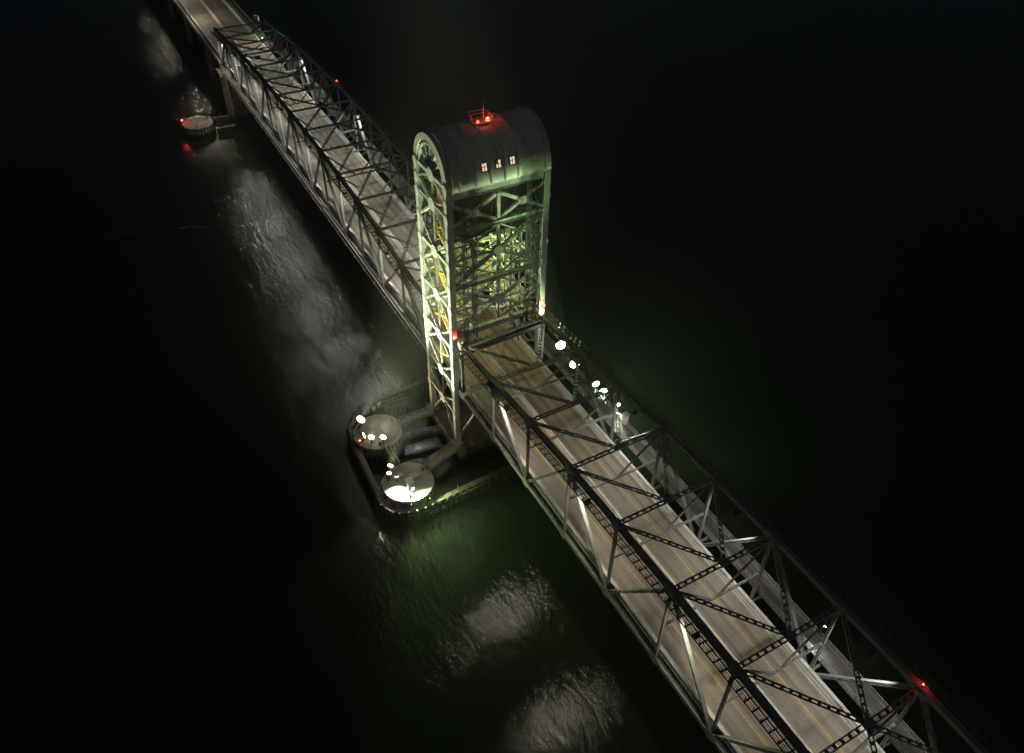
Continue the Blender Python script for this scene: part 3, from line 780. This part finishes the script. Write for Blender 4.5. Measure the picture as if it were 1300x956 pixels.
# shielded road lamps under the left top chord, a few on the right
WARM = (1.0, .96, .86)
def hti(k):
    i = int(k); return ht(i) + (ht(i + 1) - ht(i)) * (k - i)
def road_lamp(x, y, z, label, e, tilt, colr=WARM, size=150):
    t = thing('road_lamp', label, 'lamp', 'road lamps along the bridge'); c = T(x, y, z); s_ = 1 if x < 0 else -1
    b = MB(); b.prism([(c.x - .42, c.z), (c.x + .42, c.z), (c.x + .32, c.z + .3), (c.x - .32, c.z + .3)], 'y', c.y - .32, c.y + .32); b.build('hood', 'lamp_body', t)
    b = MB(); b.bar(c + Vector((.72, 0, .9)), c + Vector((0, 0, .2)), .1, .1); b.build('bracket', 'lamp_body', t)
    b = MB(); b.box(c.x - .3, c.x + .3, c.y - .22, c.y + .22, c.z - .02, c.z + .005); b.build('lens', 'lens_white', t)
    light('lamp_light', 'SPOT', c + Vector((0, 0, -.12)), e, colr, t, c + Vector((s_ * tilt, 0, -10)), size, .5, .5)
for i, k in enumerate((1.5, 3.5, 5.5, 7.5, 9.5, 11.5, 13.3)):
    road_lamp(-HW - .62, yF(k), hti(k) - 1.3, 'hooded road lamp under the left top chord behind the tower, %s from the tower' % ORD[i], 8200, 1.5)
for i, k in enumerate((1.5, 3.5, 5.5, 7.5, 9.5)):
    road_lamp(-HW - .62, yL(k), hti(k) - 1.3, 'hooded road lamp under the left top chord of the near span, %s from the tower' % ORD[i], 4600, 1.5, (1.0, .89, .68))
for i, k in enumerate((2.5, 6.5, 10.5)):
    road_lamp(HW - .75, yF(k), hti(k) - 1.0, 'hooded road lamp under the right top chord behind the tower, %s from the tower' % ORD[i], 5000, 3)
for i, k in enumerate((2.5, 4.5, 6.5, 8.5)):
    road_lamp(HW - .75, yL(k), hti(k) - 1.0, 'hooded road lamp under the right top chord of the near span, %s from the tower' % ORD[i], 4300, 1.2, (1.0, .96, .88))
# poles along the approach
for i in range(7):
    t = thing('lamp_pole', 'slim lamp pole beside the far approach road, %s from the truss span' % ORD[i], 'lamp post', 'lamp poles of the far approach')
    y = T(0, Y_END + 9 + 31 * i, 0).y; sx = -1 if i % 3 else 1; z = T(0, 0, ZD).z; x = sx * T(XB + .75, 0, 0).x
    if sx < 0: x -= .1
    b = MB(); b.cyl((x, y, z - .4), (x, y, z + 9.5), .12, .07, 8); b.build('pole', 'galv', t)
    b = MB(); b.bar((x, y, z + 9.4), (x - sx * .9, y, z + 9.9), .08, .08); b.build('arm', 'galv', t)
    b = MB(); b.box(x - sx * .9 - .4, x - sx * .9 + .4, y - .18, y + .18, z + 9.86, z + 10.02); b.build('lamp_head', 'lamp_body', t)
    b = MB(); b.box(x - sx * .9 - .3, x - sx * .9 + .3, y - .14, y + .14, z + 9.84, z + 9.865); b.build('lens', 'lens_white', t)
    light('lamp_light', 'SPOT', (x - sx * .9, y, z + 9.75), 4200, (1, .9, .7), t, (x - sx * 2.4, y, z), 160, .5, .15)

# floodlights
def flood(name, loc, aim, label, e, colr, lens, r=.45, size=70, post=0.0, group='floodlights', blend=.6):
    t = thing(name, label, 'floodlight', group); loc = Vector(loc); d = (Vector(aim) - loc).normalized()
    b = MB(); b.cyl(loc - d * .5, loc, r * .55, r, 16); b.build('housing', 'lamp_body', t, True)
    b = MB(); b.cyl(loc, loc + d * .04, r * .92, r * .92, 16); b.build('lens', lens, t)
    base = loc - d * .3
    b = MB(); b.bar(base - Vector((0, 0, post + .35)), base, .1, .1); b.box(base.x - .25, base.x + .25, base.y - .25, base.y + .25, base.z - post - .42, base.z - post - .35); b.build('stand', 'lamp_body', t)
    light('flood_light', 'SPOT', loc + d * .12, e, colr, t, loc + d * 10, size, blend, r * .6)
    return t
FL = (.93, 1.0, .72); GR = (.55, 1.0, .35)
fz = 2.5
flood('floodlight', T(11.9, -29.2, fz), T(-3, -29.9, 38), 'round floodlight on the footway rail nearest the tower', 230000, (.75, 1, .5), 'lens_flood', 1.0, 18, .9)
flood('floodlight', T(11.44, -34.54, fz), T(-1, -29.8, 38.5), 'round floodlight on the footway rail, second from the tower', 230000, (.75, 1, .5), 'lens_flood', 1.05, 18, .9)
flood('floodlight', T(11.8, -40.4, fz), T(-1, -29.8, 38), 'green-white floodlight in the cluster of four, nearest the tower', 36000, GR, 'lens_flood', .7, 20, .8)
flood('floodlight', T(12.0, -42.4, fz), T(4, -29.8, 38), 'green-white floodlight in the cluster of four, second from the tower', 32000, GR, 'lens_flood', .75, 20, .8)
flood('floodlight', T(12.0, -44.2, fz), T(42, -22, -16), 'green-white floodlight in the cluster of four, third from the tower', 44000, (.78, 1, .62), 'lens_flood', .75, 150, .8)
flood('floodlight', T(12.0, -46.2, fz), T(11.4, -49.5, 2.3), 'green-white floodlight in the cluster of four, farthest from the tower', 8000, FL, 'lens_flood', .65, 90, .8)
# a white control box on the rail next to them and a lamp on the next footway post
cb = thing('control_box', 'upright white control cabinet on the footway beside the floodlights', 'cabinet')
c = T(11.55, -49.2, ZD); b = MB(); b.box(c.x - .35, c.x + .35, c.y - .45, c.y + .45, c.z + .1, c.z + 2.3); bx = b.build('cabinet', 'white_paint', cb)
b = MB(); b.box(c.x - .4, c.x - .352, c.y - .36, c.y + .36, c.z + .25, c.z + 2.15); b.build('door', 'white_paint', cb)
b = MB(); b.box(c.x - .42, c.x + .42, c.y - .52, c.y + .52, c.z + 2.3, c.z + 2.38); b.build('lid', 'galv', cb)
b = MB(); b.box(c.x - .3, c.x + .3, c.y - .4, c.y + .4, c.z, c.z + .1); b.build('plinth', 'concrete', cb)
flood('floodlight', T(11.2, -91.2, 4.2), T(8.3, -93, 2.5), 'lone white lamp over the footway near the bottom of the picture', 700, (.95, .97, 1), 'lens_white', .3, 110, 2.2)

# ------------------------------------------------------------------ tower pier, dolphins, fender
tp = thing('tower_pier', 'weathered concrete pier block under the lift tower', 'pier')
a, c = T(-8.7, -29.8, -16), T(8.7, -16.4, ZP)
b = MB()
b.prism([(a.x + .5, a.y), (c.x - .5, a.y), (c.x, a.y + .5), (c.x, c.y - .5), (c.x - .5, c.y), (a.x + .5, c.y), (a.x, c.y - .5), (a.x, a.y + .5)], 'z', -3, c.z - .7); b.build('shaft', 'pier', tp)
for s_ in (-1, 1):
    for (x0, x1, y0, y1) in ((a.x - .25, c.x + .25, a.y - .25, a.y + 2.1), (a.x - .25, c.x + .25, c.y - 2.1, c.y + .25)):
        if s_ < 0: b = MB(); b.box(x0, x1, y0, y1, c.z - .7, c.z); b.build('coping', 'pier', tp)
for x0, x1 in ((a.x - .25, a.x + 2.2), (c.x - 2.2, c.x + .25)):
    b = MB(); b.box(x0, x1, a.y + 2.1, c.y - 2.1, c.z - .7, c.z - .003); b.build('coping', 'pier', tp)
fp = thing('truss_pier', 'dark concrete pier under the far end of the truss span', 'pier')
a2 = T(-9, Y_END - 2, -16); c2 = T(9, Y_END + 2.2, -1.4)
b = MB(); b.prism([(a2.x + 1, a2.y), (c2.x - 1, a2.y), (c2.x, a2.y + 1), (c2.x, c2.y - 1), (c2.x - 1, c2.y), (a2.x + 1, c2.y), (a2.x, c2.y - 1), (a2.x, a2.y + 1)], 'z', -3, c2.z - 1.2); b.build('shaft', 'pier', fp)
b = MB(); b.box(a2.x - .4, c2.x + .4, a2.y - .4, c2.y + .4, c2.z - 1.2, c2.z); b.build('coping', 'pier', fp)

def dolphin(cx, cy, label, r=4.35, zt=-13.0, mat='concrete'):
    t = thing('dolphin', label, 'dolphin', 'round concrete dolphins'); c = T(cx, cy, -16); h = (zt + 16) * S; rr = r * S
    b = MB(); b.cyl((c.x, c.y, -2), (c.x, c.y, h - .8), rr - .25, rr - .25, 40); b.build('drum', 'pier', t, True)
    b = MB(); b.cyl((c.x, c.y, h - .8), (c.x, c.y, h), rr, rr, 40); b.build('cap', mat, t, True)
    b = MB()
    for i in range(28):
        a_ = 2 * math.pi * i / 28; b.box(c.x + math.cos(a_) * (rr + .12) - .13, c.x + math.cos(a_) * (rr + .12) + .13, c.y + math.sin(a_) * (rr + .12) - .13, c.y + math.sin(a_) * (rr + .12) + .13, -1, h - .35)
    o = b.build('rubbing_piles', 'timber', t); o['kind'] = 'stuff'
    for j, a_ in enumerate((20, 140, 255)):
        q = Vector((c.x + math.cos(R(a_)) * rr * .8, c.y + math.sin(R(a_)) * rr * .8, h))
        b = MB(); b.cyl(q, q + Vector((0, 0, .55)), .2, .16, 10); b.cyl(q + Vector((0, 0, .55)), q + Vector((0, 0, .75)), .28, .24, 10); b.build('bollard', 'steel_dark', t)
    for (dx, dy, w_) in ((1.6, .9, .7), (-.6, 2.2, .5)):
        b = MB(); b.box(c.x + dx - w_, c.x + dx + w_, c.y + dy - w_, c.y + dy + w_, h, h + .06); b.build('hatch_cover', 'galv', t)
    b = MB(); b.bar((c.x - 3.4, c.y + 1.4, h + .06), (c.x + 3.6, c.y + .2, h + .06), .1, .1); b.bar((c.x - 1.0, c.y - 3.6, h + .06), (c.x - .6, c.y + .9, h + .06), .08, .08); b.build('conduit', 'galv', t)
    b = MB()
    for s_ in (-.22, .22): b.bar((c.x - rr - .3, c.y + s_, -.5), (c.x - rr - .3, c.y + s_, h + .7), .06, .06)
    for i in range(12): b.bar((c.x - rr - .3, c.y - .22, .1 + .3 * i), (c.x - rr - .3, c.y + .22, .1 + .3 * i), .04, .04)
    b.build('ladder', 'galv', t)
    return t, c, h
d1, c1, h1 = dolphin(-19.5, -18.9, 'round concrete dolphin with floodlights, the one farther from the camera')
d2, c2_, h2 = dolphin(-19.4, -32.3, 'round concrete dolphin with floodlights and an added white box, nearest the camera')
d3, c3, h3 = dolphin(-19.3, 125.6, 'far unlit round dolphin beside the far truss pier')
# floods on the dolphins (aimed at the tower's side and over the water)
tgt = lambda z, y=-23: T(-8, y, z)
WF = (1.0, .88, .62)
flood('floodlight', T(-21.6, -16.4, -11.2), tgt(14, -21), 'big warm floodlight at the far edge of the farther dolphin', 140000, (.95, 1, .74), 'lens_warm', .9, 42, 1.0)
flood('floodlight', T(-22.4, -19.9, -11.7), tgt(-6), 'warm floodlight at the left edge of the farther dolphin', 14000, (1, .75, .38), 'lens_warm', .55, 60, .6)
flood('floodlight', T(-21.4, -20.9, -11.7), tgt(31), 'floodlight second from the left edge of the farther dolphin', 100000, (.9, 1, .48), 'lens_flood', .6, 29, .6)
flood('floodlight', T(-19.6, -21.9, -11.7), tgt(20, -23), 'green-white floodlight nearest the middle of the farther dolphin', 120000, (.95, 1, .6), 'lens_flood', .6, 46, .6)
flood('floodlight', T(-21.1, -29.0, -11.3), tgt(9, -24), 'warm floodlight at the far edge of the nearer dolphin', 105000, (.95, 1, .74), 'lens_warm', .55, 42, .8)
flood('floodlight', T(-21.9, -30.2, -11.6), tgt(32, -24), 'small floodlight second from the far edge of the nearer dolphin', 80000, (.9, 1, .48), 'lens_flood', .42, 29, .6)
flood('floodlight', T(-19.6, -34.9, -12.0), T(-15, -47, -16), 'small green-white floodlight at the right of the nearer dolphin', 34000, (.66, 1, .38), 'lens_flood', .36, 130, .5)
# work lamp that floods the outer edge of the nearer dolphin
flood('floodlight', T(-21.2, -32.0, -11.0), T(-22.6, -35.6, -13.2), 'downward work lamp lighting the outer edge of the nearer dolphin', 9000, (1, .97, .88), 'lens_white', .4, 112, 1.2, blend=.5)
wb = thing('shadow_box', 'low white box added on the nearer dolphin to cast a shadow', 'housing')  # added box, set beside the work lamp to throw a shadow over the cap
a, c = T(-20.0, -34.0, -13), T(-19.0, -32.6, -12)
b = MB(); b.box(a.x, c.x, a.y, c.y, h2, h2 + 1.5); b.build('case', 'white_paint', wb)
b = MB(); b.box(a.x - .1, c.x + .1, a.y - .1, c.y + .1, h2 + 1.5, h2 + 1.58); b.build('lid', 'white_paint', wb)
b = MB(); b.box(a.x - .04, a.x - .002, a.y + .2, c.y - .2, h2 + .2, h2 + 1.3); b.build('door', 'galv', wb)
red_lamp(T(-23.3, -20.0, -12.6), 'small orange light at the left edge of the farther dolphin', .16, 30, 'lens_orange', (1, .3, .05), 'navigation lights', 'navigation_light')
red_lamp(T(-23.3, 127.2, -12.4), 'red navigation light on the far dolphin', .3, 350, 'lens_red_dim', (1, .04, .03), 'navigation lights', 'navigation_light')

# timber fender round the pier: piles, wales and a plank walk on top
def fender(label, pts, zt=-14.0, sp=1.5):
    t = thing('timber_fender', label, 'fender', 'timber fenders'); zz = (zt + 16) * S
    P3 = [T(x, y, -16) for x, y in pts]
    q = MB(); q.cyl((0, 0, -2.0), (0, 0, zz + .25), .2, .17, 8); me = q.mesh('pile'); me.materials.append(M['timber'])
    for A, Bq in zip(P3[:-1], P3[1:]):
        L = (Bq - A).length; d = (Bq - A) / L; nn = max(1, round(L / sp)); nrm = Vector((d.y, -d.x, 0))
        for i in range(nn):
            o = link('pile', me, t, Matrix.Translation(A + d * (L * (i + .5) / nn) + nrm * .36 + Vector((0, 0, random.uniform(-.15, .3)))))
        for z in (zz - .2, zz - 1.2):
            b = MB(); b.bar(A + Vector((0, 0, z)), Bq + Vector((0, 0, z)), .3, .32); b.build('wale', 'timber', t)
        b = MB(); b.bar(A - nrm * .45 + Vector((0, 0, zz + .02)), Bq - nrm * .45 + Vector((0, 0, zz + .02)), .95, .09); b.build('walk_plank', 'walk', t)
        npst = max(1, int(L / 4))
        for i in range(npst):
            c = A + d * (L * (i + .5) / npst) - nrm * .8; b = MB(); b.cyl(c + Vector((0, 0, zz)), c + Vector((0, 0, zz + 1.0)), .06, k=6); b.build('post', 'galv', t)
fender('timber fender curving round the two lit dolphins and past the near pier face',
       [(-15.5, -9.4), (-20.5, -11.2), (-23.6, -14.6), (-24.3, -19.5), (-24.7, -27.0), (-24.9, -33.2), (-24.2, -35.8), (-22.4, -37.3), (-19.5, -37.8), (-15.5, -37.8), (-9.0, -37.4), (-3.0, -37.2), (4.0, -37.2), (12, -37.4)])
fender('low timber fender behind the tower pier', [(12, -9.0), (4, -9.0), (-4, -9.0), (-10, -9.2), (-15.2, -9.4)])
fender('small timber fender between the far dolphin and the far truss pier', [(-9.5, 121.6), (-14.8, 121.9)], -14.2, .6)
fender('second small timber fender behind the far dolphin', [(-14.5, 128.9), (-9.5, 128.6)], -14.2, .6)
# pile cluster behind the farther dolphin
pc = thing('pile_cluster', 'dark grid of timber piles behind the farther lit dolphin', 'piles')
q = MB(); q.cyl((0, 0, -2), (0, 0, 3.0), .2, .17, 8); me = q.mesh('pile'); me.materials.append(M['timber'])
for i in range(6):
    for j in range(4):
        c = T(-15.6 + i * .85, -13.6 + j * .95, -16); link('pile', me, pc, Matrix.Translation(c))
for j in range(4):
    b = MB(); b.bar(T(-16, -13.6 + j * .95, -13.6), T(-11, -13.6 + j * .95, -13.6), .2, .25); b.build('cap_beam', 'timber', pc)

# gangways from the pier to the dolphins
def gangway(label, p0, p1, w, mat):
    t = thing('gangway', label, 'gangway', 'gangways between pier and dolphins'); A, Bq = Vector(p0), Vector(p1); d = (Bq - A).normalized(); nrm = Vector((d.y, -d.x, 0))
    for s_ in (-1, 1):
        member('girder', A + nrm * s_ * w / 2 - Vector((0, 0, .25)), Bq + nrm * s_ * w / 2 - Vector((0, 0, .25)), .22, .5, 'I', mat, t)
    n_ = int((Bq - A).length / .5)
    b = MB()
    for i in range(n_):
        c = A.lerp(Bq, (i + .5) / n_); b.bar(c - nrm * (w / 2 + .1), c + nrm * (w / 2 + .1), .38, .06)
    b.build('deck_planks', mat, t)['kind'] = 'stuff'
    for s_ in (-1, 1):
        b = MB()
        for h in (.55, 1.1): b.bar(A + nrm * s_ * w / 2 + Vector((0, 0, h)), Bq + nrm * s_ * w / 2 + Vector((0, 0, h)), .06, .06)
        for i in range(n_ // 3 + 1):
            c = A.lerp(Bq, i / (n_ // 3)) + nrm * s_ * w / 2; b.bar(c, c + Vector((0, 0, 1.1)), .07, .07)
        b.build('railing', 'galv', t)
gangway('yellow-lit gangway from the pier to the nearer dolphin', T(-8.7, -29.0, -12.8), T(-15.4, -31.0, -12.8), 1.5, 'pier')
gangway('dark gangway from the pier to the farther dolphin', T(-8.8, -19.0, -12.8), T(-15.3, -19.0, -12.8), .9, 'pier')
gangway('narrow middle gangway between the pier and the farther dolphin', T(-8.9, -23.6, -13.4), T(-16.5, -22.4, -13.2), .5, 'timber')
gangway('short link between the two lit dolphins', T(-19.6, -23.2, -12.9), T(-19.5, -27.9, -12.9), .8, 'timber')

# ------------------------------------------------------------------ signs and signals
def sign(name, label, cat, loc, w, h, mat, axis='x'):
    t = thing(name, label, cat); c = Vector(loc); b = MB()
    if axis == 'x': b.box(c.x - .04, c.x + .04, c.y - w / 2, c.y + w / 2, c.z - h / 2, c.z + h / 2)
    else: b.box(c.x - w / 2, c.x + w / 2, c.y - .04, c.y + .04, c.z - h / 2, c.z + h / 2)
    b.build('panel', mat, t)
    b = MB()
    for s_ in (-1, 1):
        if axis == 'x': b.bar(c + Vector((.08, s_ * w * .3, -h * .7)), c + Vector((.08, s_ * w * .3, h * .6)), .07, .07)
        else: b.bar(c + Vector((s_ * w * .3, .08, -h * .5)), c + Vector((s_ * w * .3, .08, h * .9)), .07, .07)
    b.build('frame', 'lamp_body', t)
sign('warning_sign', 'small yellow sign board on the outside of the far left bottom chord', 'sign', T(-8.9, 36.2, 1.6), 1.3, 1.9, 'yellow_paint')
sign('red_board', 'small red board on the outside of the far left bottom chord', 'sign', T(-8.9, 20.9, 1.0), 1.6, 1.2, 'red_paint')
sign('blue_sign', 'small blue sign hung from a top strut of the far truss span', 'sign', T(-3.6, yF(11) - .7, ht(11) - .9), 1.6, 1.1, 'blue_paint', 'y')
sg = thing('lane_signal', 'green lane signal hung at the far end of the far truss span', 'signal')
c = T(3.2, yF(13) - .6, ht(13) - 1.6)
b = MB(); b.box(c.x - .45, c.x + .45, c.y - .2, c.y + .25, c.z - .45, c.z + .45); b.build('housing', 'lamp_body', sg)
b = MB(); b.cyl((c.x, c.y - .2, c.z), (c.x, c.y - .26, c.z), .36, k=14); b.build('lens', 'lens_green', sg)
b = MB(); b.bar((c.x, c.y, c.z + .45), (c.x, c.y, c.z + 1.4), .08, .08); b.build('hanger', 'lamp_body', sg)
light('signal_light', 'POINT', (c.x, c.y - .5, c.z), 80, (.15, 1, .4), sg, rad=.2)

# bulkhead lamps inside the tower
def bulkhead(p, label, e, colr, lens='lens_warm'):
    t = thing('bulkhead_lamp', label, 'lamp', 'lamps inside the tower'); c = Vector(p)
    b = MB(); b.cyl(c, c + Vector((0, 0, .12)), .2, .2, 12); b.build('base', 'lamp_body', t)
    b = MB(); b.cyl(c - Vector((0, 0, .2)), c, .1, .16, 12); b.build('lens', 'lens_white', t)
    light('lamp_light', 'POINT', c - Vector((0, 0, .4)), e, colr, t, rad=.2)
YG = (1.0, .86, .38)
bulkhead(T(5.6, -20.4, 19.8), 'lamp under the upper right platform inside the tower', 3000, (.8, 1, .32))
bulkhead(T(-4.8, -21.0, 19.8), 'lamp under the upper left platform inside the tower', 1200, (.9, 1, .4))
bulkhead(T(1.2, -19.2, 24.8), 'lamp below the counterweight at the back of the tower', 1500, (.75, 1, .3))
bulkhead(T(4.8, -20.5, 11.0), 'lamp under the lower right platform inside the tower', 1500, (1, .7, .3))
bulkhead(T(-4.8, -20.5, 11.0), 'lamp under the lower left platform inside the tower', 800, (1, .85, .5))

hz = bpy.data.materials.new('night haze'); hz.use_nodes = True
n = hz.node_tree.nodes; n.clear(); pv = n.new('ShaderNodeVolumePrincipled'); pv.inputs['Density'].default_value = .00038; pv.inputs['Color'].default_value = (.9, .93, .9, 1); pv.inputs['Anisotropy'].default_value = .3
mo = n.new('ShaderNodeOutputMaterial'); hz.node_tree.links.new(pv.outputs[0], mo.inputs['Volume']); M['haze'] = hz
b = MB(); b.box(-6050, 6050, -6050, 6050, -4, 130); ho = b.build('haze', 'haze'); tag(ho, 'thin night haze over the bay', kind='stuff')
bpy.context.view_layer.update()
